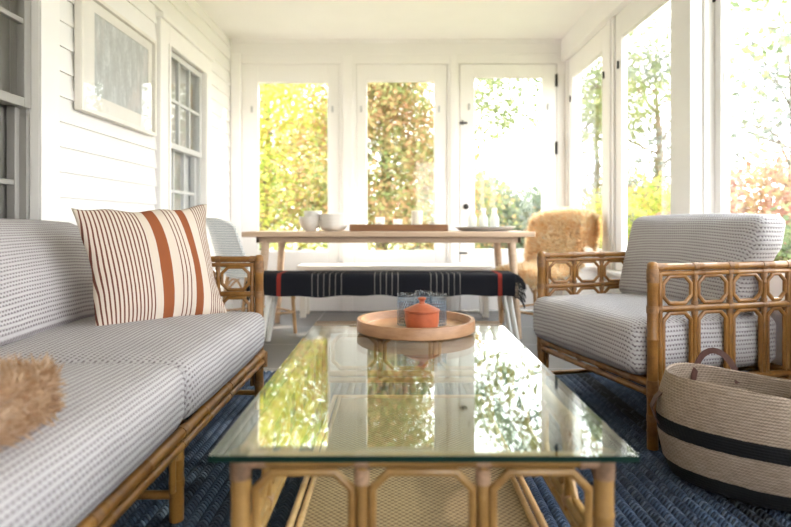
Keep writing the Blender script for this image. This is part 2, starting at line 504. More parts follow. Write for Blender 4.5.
# back wall with two fixed sashes and a glazed door
mb = MB()
for (a, b) in ((XL - .2, -1.452), (-.534, -.368), (.486, .601), (1.517, XR + .15)): mb.box(a, b, YB, YB + .12, FZ, 2.315)
mb.box(XL - .2, XR + .15, YB, YB + .12, 2.315, ZC)
mb.box(.59, .625, YB + .05, YB + .12, FZ, 2.315).box(1.495, 1.53, YB + .05, YB + .12, FZ, 2.315).box(.59, 1.53, YB + .05, YB + .12, 2.295, 2.32)
mb.box(-1.452, -.534, YB, YB + .12, FZ, .26); mb.box(-.368, .486, YB, YB + .12, FZ, .26)
o = mb.build('wall_back', M['wall'], bevel=.004); struct(o, 'white end wall between the windows and the glazed door', 'wall')
W1 = sash('window_1', 'tall white fixed window left of the three in the end wall', 'y', -1.45, -.536, .262, 2.313, YB + .014, YB + .06, -1.297, -.638, .545, 2.147)
W2 = sash('window_2', 'tall white fixed window in the middle of the end wall', 'y', -.366, .484, .262, 2.313, YB + .014, YB + .06, -.272, .370, .545, 2.158)
D1 = sash('door_1', 'white glazed door with black latch and knob in the end wall', 'y', .607, 1.511, FZ + .012, 2.309, YB - .004, YB + .045, .742, 1.382, .56, 2.19, cat='door')
def latch(par, x, y, z, nm='turn_button'):
    m = MB().box(x - .008, x + .008, y - .012, y, z - .03, z + .03); m.box(x - .005, x + .005, y - .02, y - .012, z - .008, z + .008)
    return m.build(nm, M['pewter'], par, bevel=.002)
zz = .815 + (223 - 109) * .009414
for p, xs in ((W1, (-1.355, -.595)), (W2, (-.325, .41))):
    for x in xs: latch(p, x, YB + .014, zz)
for x in (.692, 1.435): latch(D1, x, YB - .004, zz + .02)
m = MB().box(.60, .675, YB - .02, YB - .004, 1.745, 1.765); m.box(.622, .636, YB - .034, YB - .02, 1.735, 1.775); m.build('slide_bolt', M['iron'], D1, bevel=.002)
m = MB().box(.60, .675, YB - .02, YB - .004, .525, .541); m.build('foot_bolt', M['iron'], D1, bevel=.002)
m = MB().lathe([(.02, 0), (.02, .004), (.008, .006), (.008, .025), (.02, .03), (.027, .042), (.025, .055), (.012, .062)], n=20)
k = m.build('knob', M['iron'], D1); k.rotation_euler = (PI / 2, 0, 0); k.location = (.658, YB - .004, .968)
for z in (2.155, 1.52):
    m = MB().box(1.500, 1.524, YB - .014, YB - .002, z - .055, z + .055); m.tube([(1.514, YB - .016, z - .06), (1.514, YB - .016, z + .06)], .008)
    m.build('hinge', M['iron'], D1)
mb = MB().box(XL, XR, YB - .022, YB - .0005, ZC - .03, ZC).box(XL, XR, YB - .008, YB - .0005, 2.40, 2.412)
o = mb.build('trim_1', M['trim'], bevel=.006); struct(o, 'narrow white crown and rail along the end wall', 'trim')
mb = MB().box(XL + .001, XL + .09, YB - .025, YB - .0005, FZ, 2.40); mb.box(-.5, -.40, YB - .012, YB - .0005, FZ, 2.395); mb.box(.515, .575, YB - .012, YB - .0005, FZ, 2.395)
o = mb.build('trim_2', M['trim'], bevel=.004); struct(o, 'white upright boards between the end windows', 'trim')

# right wall: row of sashes over a low panel
mb = MB().box(XR - .03, XR + .12, YF, YB, FZ, .44).box(XR - .045, XR + .12, YF, YB, 2.335, ZC)
for (a, b) in ((5.40, YB), (4.252, 4.40), (1.74, 1.93), (.52, .71), (YF, -.50)): mb.box(XR - .002, XR + .1, a, b, .44, 2.335)
mb.box(XR - .012, XR, 4.30, 4.345, .44, 2.335)
o = mb.build('wall_right', M['wall'], bevel=.004); struct(o, 'low white panel wall and header of the window side', 'wall')
mb = MB().box(1.494, XR + .1, 2.945, 3.157, FZ, 2.335).box(1.56, XR + .06, 2.930, 2.945, FZ, 2.335)
o = mb.build('trim_3', M['trim'], bevel=.006); struct(o, 'deep white post between the side windows behind the armchair', 'post')
mb = MB().box(XR - .06, XR + .1, YF, 2.91, .44, .47).box(XR - .06, XR + .1, 3.16, YB, .44, .47)
o = mb.build('trim_4', M['trim'], bevel=.006); struct(o, 'white sill under the side windows', 'sill')
side = [(4.402, 5.398, 4.53, 5.285), (3.159, 4.25, 3.28, 4.14), (1.932, 2.928, 2.05, 2.875), (.712, 1.738, .83, 1.62), (-.498, .518, -.38, .40)]
sl = ['far side window next to the glazed door', 'second side window from the glazed door, beyond the deep post', 'side window behind the armchair, nearer than the deep post',
      'side window beside the basket', 'side window level with the camera', 'side window behind the camera']
for i, (a0, a1, g0, g1) in enumerate(side):
    s = sash('window_%d' % (i + 3), 'tall white ' + sl[i], 'x', a0, a1, .472, 2.333, XR + .012, XR + .055, g0, g1, .60, 2.152)
    for y in (g0 - .05, g1 + .05):
        m = MB().box(XR, XR + .012, y - .007, y + .007, 1.93, 1.985); m.build('turn_button', M['iron'], s, bevel=.002)

# wall behind the camera; its one sash is added for fill light
mb = MB().box(XL - .2, XR + .15, YF - .12, YF, FZ, .45).box(XL - .2, XR + .15, YF - .12, YF, 2.3, ZC)
for (a, b) in ((XL - .2, .35), (1.5, XR + .15)): mb.box(a, b, YF - .12, YF, .45, 2.3)
o = mb.build('wall_front', M['wall']); struct(o, 'white wall behind the camera with one window added for fill light', 'wall')
sash('window_10', 'wide white window added in the wall behind the camera for fill light', 'y', .352, 1.498, .452, 2.298, YF - .08, YF - .03, .45, 1.4, .55, 2.18)

# house wall: clapboards with two double-hung windows
WIN = [(1.40, 2.479, .62, 2.03), (3.92, 4.655, .70, 2.02)]     # y0, y1, z0, z1 of the window openings
def siding():
    mb = MB(); e = .1168; z = .935 - 8 * e
    while z < ZC:
        zt = min(z + e, ZC)
        spans = [(YF, YB)]
        for (a, b, c, d) in WIN:
            a -= .165; b += .165; c -= .05; d += .18
            if zt > c and z < d:
                spans = [q for (p, r) in spans for q in ((p, min(r, a)), (max(p, b), r)) if q[1] - q[0] > .001]
        for (a, b) in spans:
            vs = [(XL, a, z), (XL, b, z), (XL - .013, b, zt), (XL - .013, a, zt), (XL - .03, a, z), (XL - .03, b, z), (XL - .03, b, zt), (XL - .03, a, zt)]
            mb.add(vs, [(0, 1, 2, 3), (0, 4, 5, 1), (3, 2, 6, 7), (0, 3, 7, 4), (1, 5, 6, 2)], smooth=False)
        z += e
    # sheathing behind, with the window holes
    ys = [YF, WIN[0][0], WIN[0][1], WIN[1][0], WIN[1][1], YB]
    for k in range(5):
        if k in (1, 3):
            w = WIN[k // 2]
            mb.box(XL - .12, XL - .026, ys[k], ys[k + 1], FZ, w[2]); mb.box(XL - .12, XL - .026, ys[k], ys[k + 1], w[3], ZC)
        else: mb.box(XL - .12, XL - .026, ys[k], ys[k + 1], FZ, ZC)
    return mb
o = siding().build('wall_left', M['siding'], recalc=False); struct(o, 'white clapboard house wall', 'wall')

def house_window(name, label, y0, y1, z0, z1, sm, backing, tcol):
    mb = MB(); cw = .155
    x0, x1 = XL - .02, XL + .022
    mb.box(x0, x1, y0 - cw, y0, z0 - .04, z1 + .13); mb.box(x0, x1, y1, y1 + cw, z0 - .04, z1 + .13)
    mb.box(x0, x1, y0, y1, z1, z1 + .13); mb.box(x0, x1 + .02, y0 - cw - .01, y1 + cw + .01, z1 + .13, z1 + .165)
    mb.box(x0, x1 + .03, y0 - cw, y1 + cw, z0 - .045, z0)
    mb.box(x1, x1 + .01, y0 - .03, y0, z0, z1); mb.box(x1, x1 + .01, y1, y1 + .03, z0, z1)
    s = mb.build(name, M['trim'], bevel=.004); struct(s, label, 'window')
    zm = (z0 + z1) / 2 + .0
    def leaf(xa, xb, a, b, nm, rows):
        m = MB(); st = .05
        m.box(xa, xb, y0 + .004, y0 + st, a, b); m.box(xa, xb, y1 - st, y1 - .004, a, b)
        m.box(xa, xb, y0 + st, y1 - st, a, a + st * .8); m.box(xa, xb, y0 + st, y1 - st, b - st * .8, b)
        g0, g1, h0, h1 = y0 + st, y1 - st, a + st * .8, b - st * .8
        for k in (1, 2):
            y = g0 + (g1 - g0) * k / 3; m.box(xa + .006, xb - .004, y - .011, y + .011, h0, h1)
        m.box(xa + .006, xb - .004, g0, g1, (h0 + h1) / 2 - .011, (h0 + h1) / 2 + .011)
        f = m.build(nm, sm, s, bevel=.003)
        MB().box((xa + xb) / 2 - .001, (xa + xb) / 2 + .001, g0, g1, h0, h1).build('glass', M['picture_glass'], f)
        return f
    leaf(XL - .045, XL - .008, zm - .025, z1 - .01, 'upper_sash', 2)
    leaf(XL - .085, XL - .048, z0 + .004, zm + .022, 'lower_sash', 2)
    MB().box(XL - .115, XL - .10, y0 + .005, y1 - .005, z0 + .005, z1 - .005).build('blind', backing, s)  # added sheet in place of the dark room behind the panes
    jm = MB().box(XL - .1, XL - .02, y0, y0 + .004, z0, z1); jm.box(XL - .1, XL - .02, y1 - .004, y1, z0, z1)
    jm.box(XL - .088, XL - .06, y1 - .03, y1 - .004, z0, zm); jm.box(XL - .05, XL - .02, y1 - .022, y1 - .004, z0, z1)
    jm.build('jamb', sm, s)
    return s
house_window('window_8', 'grey double-hung house window cut by the left edge of the picture', *WIN[0], M['sash_taupe'], M['screen'], 0)
house_window('window_9', 'pale grey double-hung house window beyond the framed picture', *WIN[1], M['sash_grey'], M['backing_pale'], 0)
o = MB().box(XL, XL + .018, YF, YB, FZ, .12).build('baseboard_left', M['trim'], bevel=.004); struct(o, 'white board at the foot of the clapboard wall', 'baseboard')

# framed picture on the clapboards
t = thing('framed_picture', 'white framed print of bare winter trees hung on the clapboard wall', 'picture', (XL + .002, 3.2225, 1.36))
y0, y1, z0, z1 = -.4375, .4375, 0.0, .60
m = MB(); fw = .022
m.box(0, .038, y0, y0 + fw, z0, z1).box(0, .038, y1 - fw, y1, z0, z1).box(0, .038, y0 + fw, y1 - fw, z0, z0 + fw).box(0, .038, y0 + fw, y1 - fw, z1 - fw, z1)
m.build('frame', plain('cream_frame_paint', (.82, .78, .73), .45, .05, 8), t, bevel=.003)
m = MB(); a0, a1, b0, b1 = 2.943 - 3.2225, 3.584 - 3.2225, .105, .525
m.box(.004, .016, y0 + fw, a0, z0 + fw, z1 - fw).box(.004, .016, a1, y1 - fw, z0 + fw, z1 - fw).box(.004, .016, a0, a1, z0 + fw, b0).box(.004, .016, a0, a1, b1, z1 - fw)
m.build('mat', plain('mat_board', (.82, .79, .75), .7, .02, 8), t)
MB().box(.004, .012, a0 + .0005, a1 - .0005, b0 + .0005, b1 - .0005).build('print', M['print'], t)
MB().box(.022, .024, y0 + fw, y1 - fw, z0 + fw, z1 - fw).build('glass', M['picture_glass'], t)

# ------------------------------------------------------------------ rug
def rug():
    mb = MB(); x0, x1, y0, y1, P = -1.38, 1.53, .15, 3.2, .034
    n = int((x1 - x0) / P); k0 = math.floor(x0 / P); prof = []
    for i in range(n):
        for j in range(6):
            a = j / 6; prof.append(((k0 + 1 + i + a) * P, -.009 + .009 * abs(math.sin(PI * a)) ** .6))
    prof.append(((k0 + 1 + n) * P, -.009))
    pts = [(x, z) for x, z in prof] + [(prof[-1][0], FZ + .0005), (prof[0][0], FZ + .0005)]
    N = len(pts)
    vs = [(x, y0, z) for x, z in pts] + [(x, y1, z) for x, z in pts]
    fs = [(i, (i + 1) % N, N + (i + 1) % N, N + i) for i in range(N)] + [tuple(range(N)), tuple(range(2 * N - 1, N - 1, -1))]
    mb.add(vs, fs)
    # bound end
    o = mb.build('rug', M['rug'], sharp=60)
    for (y, nm) in ((y1 + .006, 'binding'), (y0 - .006, 'binding')):
        MB().box(prof[0][0], prof[-1][0], y - .01, y + .01, FZ + .0005, -.004).build('binding', plain('grey_binding', (.30, .31, .33), .9), o, bevel=.004)
    return tag(o, 'navy and charcoal braided wool rug under the seating group', 'rug')
rug()

# ------------------------------------------------------------------ cane seating
def octagon(y0, y1, z0, z1, c, fixed, axis='x'):
    q = [(y0 + c, z0), (y1 - c, z0), (y1, z0 + c), (y1, z1 - c), (y1 - c, z1), (y0 + c, z1), (y0, z1 - c), (y0, z0 + c)]
    return [(fixed, a, b) if axis == 'x' else (a, fixed, b) for a, b in q]
def arch(y0, y1, z0, z1, c, fixed, axis='x'):
    q = [(y0, z0), (y0, z1 - c), (y0 + c, z1), (y1 - c, z1), (y1, z1 - c), (y1, z0)]
    return [(fixed, a, b) if axis == 'x' else (a, fixed, b) for a, b in q]
HA = .669
class Wraps:
    def __init__(s, mat, parent): s.mat, s.parent = mat, parent
    def tube(s, path, r, n=10): MB().tube(path, r, n).build('rawhide_binding', s.mat, s.parent)
def arm(root, x, D, divs, mat, bm):
    part = MB()
    part.pole((x, -.012, HA - .0135), (x, D + .012, HA - .0135), .0135).pole((x, .01, HA - .038), (x, D - .01, HA - .038), .0095)
    a = part.build('arm_rail', mat, root)
    MB().pole((x, .01, .503), (x, D - .01, .503), .012).build('middle_rail', mat, a)
    MB().pole((x, 0, .234), (x, D, .234), .014).pole((x, 0, .205), (x, D, .205), .011).build('lower_rail', mat, a)
    edges = [.028] + [d for d in divs] + [D - .028]
    for i in range(len(edges) - 1):
        y0, y1 = edges[i] + .017, edges[i + 1] - .017
        MB().tube(octagon(y0, y1, .522, .620, .026, x), .0072, 8, closed=True).build('octagon_ring', mat, a)
        MB().tube(arch(y0, y1, .24, .486, .026, x), .0078, 8).build('arched_ring', mat, a)
    for d in divs:
        MB().pole((x, d, .235), (x, d, HA - .03), .0095).build('upright', mat, a)
    for d in (0.03, D - .03):
        MB().pole((x, d, .10), (x, d, HA - .03), .0095).build('side_cane', mat, a)
    w = Wraps(bm, a)
    for d in divs:
        for (z, r) in ((HA - .0135, .0155), (HA - .038, .0115), (.503, .0138)):
            w.tube([(x, d - .011, z), (x, d + .011, z)], r, 10)
        for z in (.52, .486, .617): w.tube([(x, d, z - .008), (x, d, z + .008)], .0122, 10)
    for d in (0, D):
        s = 1 if d == 0 else -1
        w.tube([(x, d, .60), (x, d, HA - .02)], .0215, 12)
        w.tube([(x, d + s * .012, HA - .0135), (x, d + s * .04, HA - .0135)], .0155, 10)
        w.tube([(x, d, .490), (x, d, .516)], .0215, 12); w.tube([(x, d + s * .03, .49), (x, d + s * .03, .516)], .0118, 10)
        w.tube([(x, d, .10), (x, d, .125)], .0215, 12)
def seat_frame(root, W, D, mat, bm, mids=(), zr=.232, fwd=0.0, back_top=.64):
    for x in (0, W):
        for y in (0, D):
            m = MB().pole((x, y, 0.001), (x, y, HA - .008), .0195, 12)
            m.lathe([(.0195, 0), (.0185, .008), (.012, .014), (.001, .016)], (x, y, HA - .009), 12)
            m.build('leg', mat, root)
    for y, nm in ((-fwd, 'front_rail'), (D, 'rear_rail')):
        f = MB().pole((0, y, zr), (W, y, zr), .0155).pole((0, y, zr - .034), (W, y, zr - .034), .0125).build(nm, mat, root)
        w = Wraps(bm, f)
        for x in (0, W): w.tube([(x, y, .185), (x, y, .248)], .0213, 12)
        for xm in tuple(mids) + tuple(m_ + o_ for m_ in mids for o_ in (-.47, .45)): w.tube([(xm - .014, y, zr), (xm + .014, y, zr)], .0172, 12); w.tube([(xm - .012, y, zr - .034), (xm + .012, y, zr - .034)], .0142, 12)
    for xm in mids:
        for y in (0, D):
            m = MB().pole((xm, y, .001), (xm, y, .215), .0195, 12)
            for dx in (-.03, .03): m.pole((xm + dx, y, .09), (xm + dx, y, .2), .0095)
            m.tube([(xm, y, .095), (xm, y, .115)], .0212, 12)
            m.build('leg', mat, root)
        MB().pole((xm, 0, .07), (xm, D, .07), .012).build('stretcher', mat, root)
        MB().pole((xm, 0, .215), (xm, D, .215), .014).build('cross_rail', mat, root)
    for x in (0, W): MB().pole((x, 0, .07), (x, D, .07), .011).build('stretcher', mat, root)
    n = max(4, round(W / .16))
    b = MB().pole((0, D, back_top), (W, D, back_top), .0135).pole((0, D, back_top - .16), (W, D, back_top - .16), .011)
    for i in range(1, n): b.pole((W * i / n, D, .235), (W * i / n, D, back_top), .009)
    b.build('back_frame', mat, root)
    d = MB()
    for i in range(1, n): d.pole((W * i / n, 0, .214), (W * i / n, D, .214), .008)
    d.build('seat_deck', mat, root)

# armchair: origin at its far front leg, x runs to the near arm, y to its back
AW, AD = .80, .645
ang = math.atan2(-.966, .258)
ch = thing('armchair', 'honey cane armchair with octagon lattice arms and grey woven cushions', 'armchair', (.721, 2.865, 0), ang)
seat_frame(ch, AW, AD, M['cane_chair'], M['bind'])
for x in (0, AW): arm(ch, x, AD, (.182, .34, .50), M['cane_chair'], M['bind'])
sc = MB().cushion(.000, AW - .024, -.062, .615, .252, .457, .05, (.010, .018, .028), n=18).build('seat_cushion', M['fabric'], ch)
MB().box(AW - .0225, AW - .0185, .12, .55, .326, .333).build('zipper', plain('grey_zip', (.12, .12, .13), .6), sc)
def lean(q):
    t = (q.z - .46) / .4
    f = max(0, min(1, (q.z - .665) / .05))
    return Vector((q.x + .034 * f * max(0, (q.x - .4) / .4), q.y + .10 * t, q.z))
MB().cushion(.035, AW - .03, .385, .545, .458, .848, .045, (.006, .035, .010), n=18, warp=lean).build('back_cushion', M['fabric'], ch)

# sofa: origin at the camera end of its front, x runs along the wall, y to the wall
SL, SD = 1.93, .86
so = thing('sofa', 'long cane sofa with grey woven cushions along the clapboard wall', 'sofa', (-.60, .62, 0), PI / 2)
seat_frame(so, SL, SD, M['cane_chair'], M['bind'], mids=(.97,), zr=.243, fwd=.016)
for x in (0, SL): arm(so, x, SD, (.18, .345, .51, .68), M['cane_chair'], M['bind'])
def crown(q): return q
MB().cushion(.025, .962, -.036, .80, .258, .440, .05, (.012, .018, .036), n=18).build('seat_cushion', M['fabric'], so)
MB().cushion(.968, SL - .012, -.036, .80, .258, .434, .05, (.012, .018, .032), n=18).build('seat_cushion', M['fabric'], so)
def lean2(q):
    t = (q.z - .44) / .4
    return Vector((q.x, q.y + .15 * t, q.z))
for (a, b) in ((.09, .955), (.965, 1.815)):
    MB().cushion(a, b, .555, .735, .44, .815, .055, (.02, .045, .016), n=18, warp=lean2).build('back_cushion', M['fabric'], so)

# striped pillow leaning on the sofa back
def pillow():
    W, H, T = .283, .238, .08
    mb = MB(); n = 26
    def side(sg):
        def fn(u, v):
            s, t = 2 * u - 1, 2 * v - 1
            s = math.sin(s * PI / 2) * .6 + s * .4; t = math.sin(t * PI / 2) * .6 + t * .4
            x = s * W * (1 - .12 * (1 - t * t)); z = t * H * (1 - .085 * (1 - s * s))
            k = max(0, (1 - s ** 2)) ** .62 * max(0, (1 - t ** 2)) ** .62
            x += .003 * math.sin(7 * t + 1) * abs(s); z += .005 * math.sin(9 * s) * abs(t)
            y = sg * T * k * (1 + .06 * math.sin(5 * s + 3 * t))
            return (x, y, z)
        return fn
    mb.grid(side(-1), n, n); mb.grid(side(1), n, n)
    o = mb.build('striped_pillow', M['pillow'], recalc=False)
    bm = bmesh.new(); bm.from_mesh(o.data); bmesh.ops.remove_doubles(bm, verts=bm.verts[:], dist=1e-5)
    bmesh.ops.recalc_face_normals(bm, faces=bm.faces[:]); bm.to_mesh(o.data); bm.free()
    return o
pl = pillow()
th = math.atan2(.819, .573)
pl.matrix_world = Matrix.Translation((-.912, 2.212, .650)) @ Matrix.Rotation(th, 4, 'Z') @ Matrix.Rotation(R(-14), 4, 'X') @ Matrix.Rotation(R(-2.5), 4, 'Y')
pl.rotation_mode = 'XYZ'
tag(pl, 'cream square pillow with rust and brown stripes leaning in the sofa corner', 'pillow')

# ------------------------------------------------------------------ fleece
def fur(name, mat, parent, pts, n, length, width, droop=.35, spread=.5):
    """pts: function -> (point, normal). Tapered ribbon strands in one mesh"""
    v, f = [], []
    for _ in range(n):
        p, nr = pts()
        d = (nr + Vector((random.gauss(0, spread), random.gauss(0, spread), random.gauss(0, spread)))).normalized()
        L = length * random.uniform(.6, 1.15)
        sd = d.cross(Vector((random.gauss(0, 1), random.gauss(0, 1), random.gauss(0, 1)))).normalized() * width * random.uniform(.6, 1.2)
        b = len(v)
        q = p.copy(); dd = d.copy()
        for k in range(3):
            w = (1, .8, .1)[k]
            v.append(tuple(q - sd * w)); v.append(tuple(q + sd * w))
            dd = (dd + Vector((random.gauss(0, .25), random.gauss(0, .25), random.gauss(0, .25) - droop))).normalized()
            q = q + dd * L * .5
        f += [(b, b + 1, b + 3, b + 2), (b + 2, b + 3, b + 5, b + 4)]
    me = bpy.data.meshes.new(name); me.from_pydata(v, [], f); me.materials.append(mat)
    me.polygons.foreach_set('use_smooth', [True] * len(f))
    o = bpy.data.objects.new(name, me); COL.objects.link(o)
    if parent: o.parent = parent
    return o

def sofa_fleece():
    c = Vector((-.82, .86, .504))
    h = Vector((.20, .22, .048))
    hide = MB()
    hide.cushion(-h.x, h.x, -h.y, h.y, -h.z, h.z, .046, (0, 0, .012), n=12)
    o = hide.build('sheepskin', M['fleece_tan'], loc=c)
    def pts():
        a, b = random.uniform(-1, 1), random.uniform(-1, 1)
        if random.random() < .45:
            if random.random() < .5: a = math.copysign(1, a)
            else: b = math.copysign(1, b)
        e = max(abs(a), abs(b)); k = max(0, (e - .72) / .28)
        sk = random.uniform(.0, 1.55) if e == 1 else k * .6
        nr = Vector((a ** 5 * 1.2 * math.sin(sk), b ** 5 * 1.2 * math.sin(sk), math.cos(min(sk, 1.4)) + .15)).normalized()
        return Vector((a * h.x * .95, b * h.y * .95, h.z * (1.05 - 1.25 * sk))), nr
    w = fur('wool', M['fleece_tan'], o, pts, 16000, .030, .0026, .12, .6)
    return tag(o, 'tan fluffy sheepskin lying on the near sofa seat', 'sheepskin')
sofa_fleece()

# ------------------------------------------------------------------ coffee table
CX, CY0, CY1, GZ = .048, .983, 2.338, .42
ct = thing('coffee_table', 'golden cane coffee table with a glass top and woven shelf', 'table', (CX, (CY0 + CY1) / 2, 0))
hw, hl = .366, (CY1 - CY0) / 2
g = MB().box(-hw, hw, -hl, hl, GZ - .011, GZ, 0, 1).build('glass_top', [M['table_glass'], M['glass_edge']], ct)
lx, ly = hw - .043, hl - .05
for sx in (-1, 1):
    for sy in (-1, 1):
        MB().pole((sx * lx, sy * ly, .001), (sx * lx, sy * ly, GZ - .0125), .0175, 14).build('leg', M['cane_table'], ct)
def panel(axis, fixed, L, bays):
    def P(a, z): return (a, fixed, z) if axis == 'y' else (fixed, a, z)
    r = MB().pole(P(-L, .394), P(L, .394), .0135, 12)
    p = r.build('top_rail', M['cane_table'], ct)
    MB().pole(P(-L, .222), P(L, .222), .012).pole(P(-L, .196), P(L, .196), .0105).build('middle_rail', M['cane_table'], p)
    e = [-L + 2 * L * i / bays for i in range(bays + 1)]
    w = Wraps(M['bind_pale'], p)
    for i in range(bays):
        a = e[i] + (.027 if i == 0 else .018); b = e[i + 1] - (.027 if i == bays - 1 else .018)
        MB().tube(octagon(a, b, .243, .3715, .03, fixed, axis), .0078, 8, closed=True).build('octagon_ring', M['cane_table'], p)
    for i in range(1, bays):
        MB().pole(P(e[i], .2), P(e[i], .384), .0105).build('upright', M['cane_table'], p)
        w.tube([P(e[i] - .012, .394), P(e[i] + .012, .394)], .0152, 12); w.tube([P(e[i], .352), P(e[i], .378)], .0135, 12); w.tube([P(e[i] - .012, .222), P(e[i] + .012, .222)], .0138, 12)
    for s in (-1, 1):
        w.tube([P(s * (L - .045), .394), P(s * L, .394)], .0155, 12)
        w.tube([P(s * L, .362), P(s * L, .4085)], .0192, 14)
panel('y', -ly, lx, 3); panel('y', ly, lx, 3); panel('x', -lx, ly, 6); panel('x', lx, ly, 6)
for sy in (-1, 1): MB().pole((-lx, sy * (ly - .07), .115), (lx, sy * (ly - .07), .115), .012).build('shelf_bar', M['cane_table'], ct)
sw, sl2 = .285, ly - .02
sh = MB().box(-sw + .02, sw - .02, -sl2, sl2, .127, .133).build('woven_shelf', M['cane_weave'], ct)
b = MB()
for s in (-1, 1):
    b.pole((s * sw, -sl2, .135), (s * sw, sl2, .135), .0085).pole((s * (sw - .02), -sl2, .135), (s * (sw - .02), sl2, .135), .0075)
    b.pole((-sw, s * sl2, .135), (sw, s * sl2, .135), .008)
b.build('shelf_border', M['cane_light'], sh)

# round tray, lidded pot, tumblers
tx, ty = .075, 2.145
tr = MB().lathe([(.001, 0), (.214, 0), (.2175, .004), (.2175, .040), (.2155, .043), (.2025, .043), (.2005, .040), (.1985, .017), (.196, .014), (.001, .014)], n=64).build('round_tray', M['round_wood'], loc=(tx, ty, GZ + .0006))
tag(tr, 'round acacia wood tray with a raised rim on the glass coffee table', 'tray')
TZ = GZ + .0152
pt = thing('sugar_pot', 'terracotta lidded pot in front of the tumblers on the round tray', 'pot', (.096, 2.10, TZ))
MB().lathe([(.001, 0), (.052, 0), (.057, .004), (.0615, .028), (.062, .058), (.0595, .0605), (.056, .058), (.055, .008), (.001, .006)], n=40).build('bowl', M['terra'], pt)
ld = MB().lathe([(.001, .057), (.060, .0615), (.0655, .0625), (.0655, .066), (.05, .074), (.03, .083), (.018, .088), (.001, .089)], n=40).build('lid', M['terra'], pt)
MB().lathe([(.001, .085), (.012, .088), (.0095, .094), (.0105, .100), (.0155, .104), (.0155, .108), (.011, .111), (.001, .1115)], n=24).build('knob', M['terra'], ld)
def tumbler(loc, label):
    m = MB(); r, h = .0345, .116; n = 48
    prof = [(.001, 0), (r - .003, 0), (r, .004), (r, h - .004), (r - .001, h), (r - .003, h), (r - .0042, h - .004), (r - .005, .012), (.001, .010)]
    m.lathe(prof, n=n)
    o = m.build('tumbler', M['tumbler'], loc=loc)
    return tag(o, label, 'glass', 'etched tumblers on the round tray')
tb = tumbler((.040, 2.165, TZ), 'etched smoky glass tumbler left of the terracotta pot')
for (x, y, l) in ((.157, 2.165, 'etched smoky glass tumbler right of the terracotta pot'), (.109, 2.255, 'etched smoky glass tumbler standing behind the other two on the tray')):
    c = tb.copy(); COL.objects.link(c); c.location = (x, y, TZ); c['label'] = l

# ------------------------------------------------------------------ basket
def basket():
    cx, cy = 1.11, 1.80
    root = thing('basket', 'natural woven basket with black bands and leather handles beside the armchair', 'basket', (cx, cy, 0), math.atan2(-.653, .757))
    A, B, H = .262, .185, .318
    prof = [(.80, .002), (.90, .012), (.985, .06), (1.045, .13), (1.06, .19), (1.03, .255), (.975, .30), (.955, H), (.94, H + .004), (.925, H), (.945, .295), (1.0, .25), (1.03, .19), (1.015, .13), (.955, .06), (.87, .02), (.80, .014)]
    m = MB(); n = 72; vs = []; fs = []; K = len(prof)
    for (s, z) in prof:
        for k in range(n):
            w = 2 * PI * k / n
            e = 2 / 2.3
            x = math.copysign(abs(math.cos(w)) ** e, math.cos(w)) * A * s; y = math.copysign(abs(math.sin(w)) ** e, math.sin(w)) * B * s
            q = z * (1 + .045 * math.cos(w + 2.4) * (z / H)) + .004 * math.sin(3 * w) * (z / H)
            vs.append((x, y, q))
    for i in range(K - 1):
        for k in range(n):
            l = (k + 1) % n; fs.append((i * n + k, i * n + l, (i + 1) * n + l, (i + 1) * n + k))
    fs.append(tuple(range(n - 1, -1, -1))); fs.append(tuple((K - 1) * n + k for k in range(n)))
    m.add(vs, fs)
    m.build('body', M['basket'], root)
    def strap(path, w, th=.004):
        """flat leather strap along path of (point, width direction)"""
        mb = MB(); P = [Vector(p) for p, d in path]; Dv = [Vector(d).normalized() * w / 2 for p, d in path]
        N = len(P); vs = []
        for i in range(N):
            t = (P[min(i + 1, N - 1)] - P[max(i - 1, 0)]).normalized(); nn = t.cross(Dv[i]).normalized() * th / 2
            vs += [P[i] - Dv[i] - nn, P[i] + Dv[i] - nn, P[i] + Dv[i] + nn, P[i] - Dv[i] + nn]
        fs = []
        for i in range(N - 1):
            for k in range(4): fs.append((4 * i + k, 4 * i + (k + 1) % 4, 4 * i + 4 + (k + 1) % 4, 4 * i + 4 + k))
        fs += [(0, 1, 2, 3), tuple(4 * (N - 1) + k for k in (3, 2, 1, 0))]
        mb.add(vs, fs, smooth=True)
        return mb
    return root, strap, A, B, H
bk, strap, BA, BB, BH = basket()
def up_handle(wc, dw, h, bend):
    pts = []
    for i in range(13):
        t = i / 12; w = wc + dw * (2 * t - 1)
        x = math.cos(w) * BA * .985; y = math.sin(w) * BB * .985
        z = BH - .05 + (h + .05) * math.sin(PI * t) ** .55
        out = 1 + bend * math.sin(PI * t)
        pts.append(Vector((x * out, y * out, z)))
    res = []
    for i, p in enumerate(pts):
        tg = pts[min(i + 1, 12)] - pts[max(i - 1, 0)]; w = wc + dw * (2 * i / 12 - 1)
        res.append((p, tg.cross(Vector((math.cos(w), math.sin(w), 0)))))
    return res
def side_strap(w):
    x, y = math.cos(w), math.sin(w)
    P = []
    for (s, z) in ((.99, .30), (1.03, .27), (1.12, .245), (1.17, .215), (1.13, .185), (1.09, .165)):
        P.append(((x * BA * s, y * BB * s, z), (-math.sin(w), math.cos(w), 0)))
    return P
strap(up_handle(2.15, .30, .055, .02), .02).build('handle', M['leather'], bk)
strap(side_strap(3.62), .036).build('side_strap', M['leather'], bk)
strap(up_handle(-.25, .3, .02, .03), .02).build('handle', M['leather'], bk)

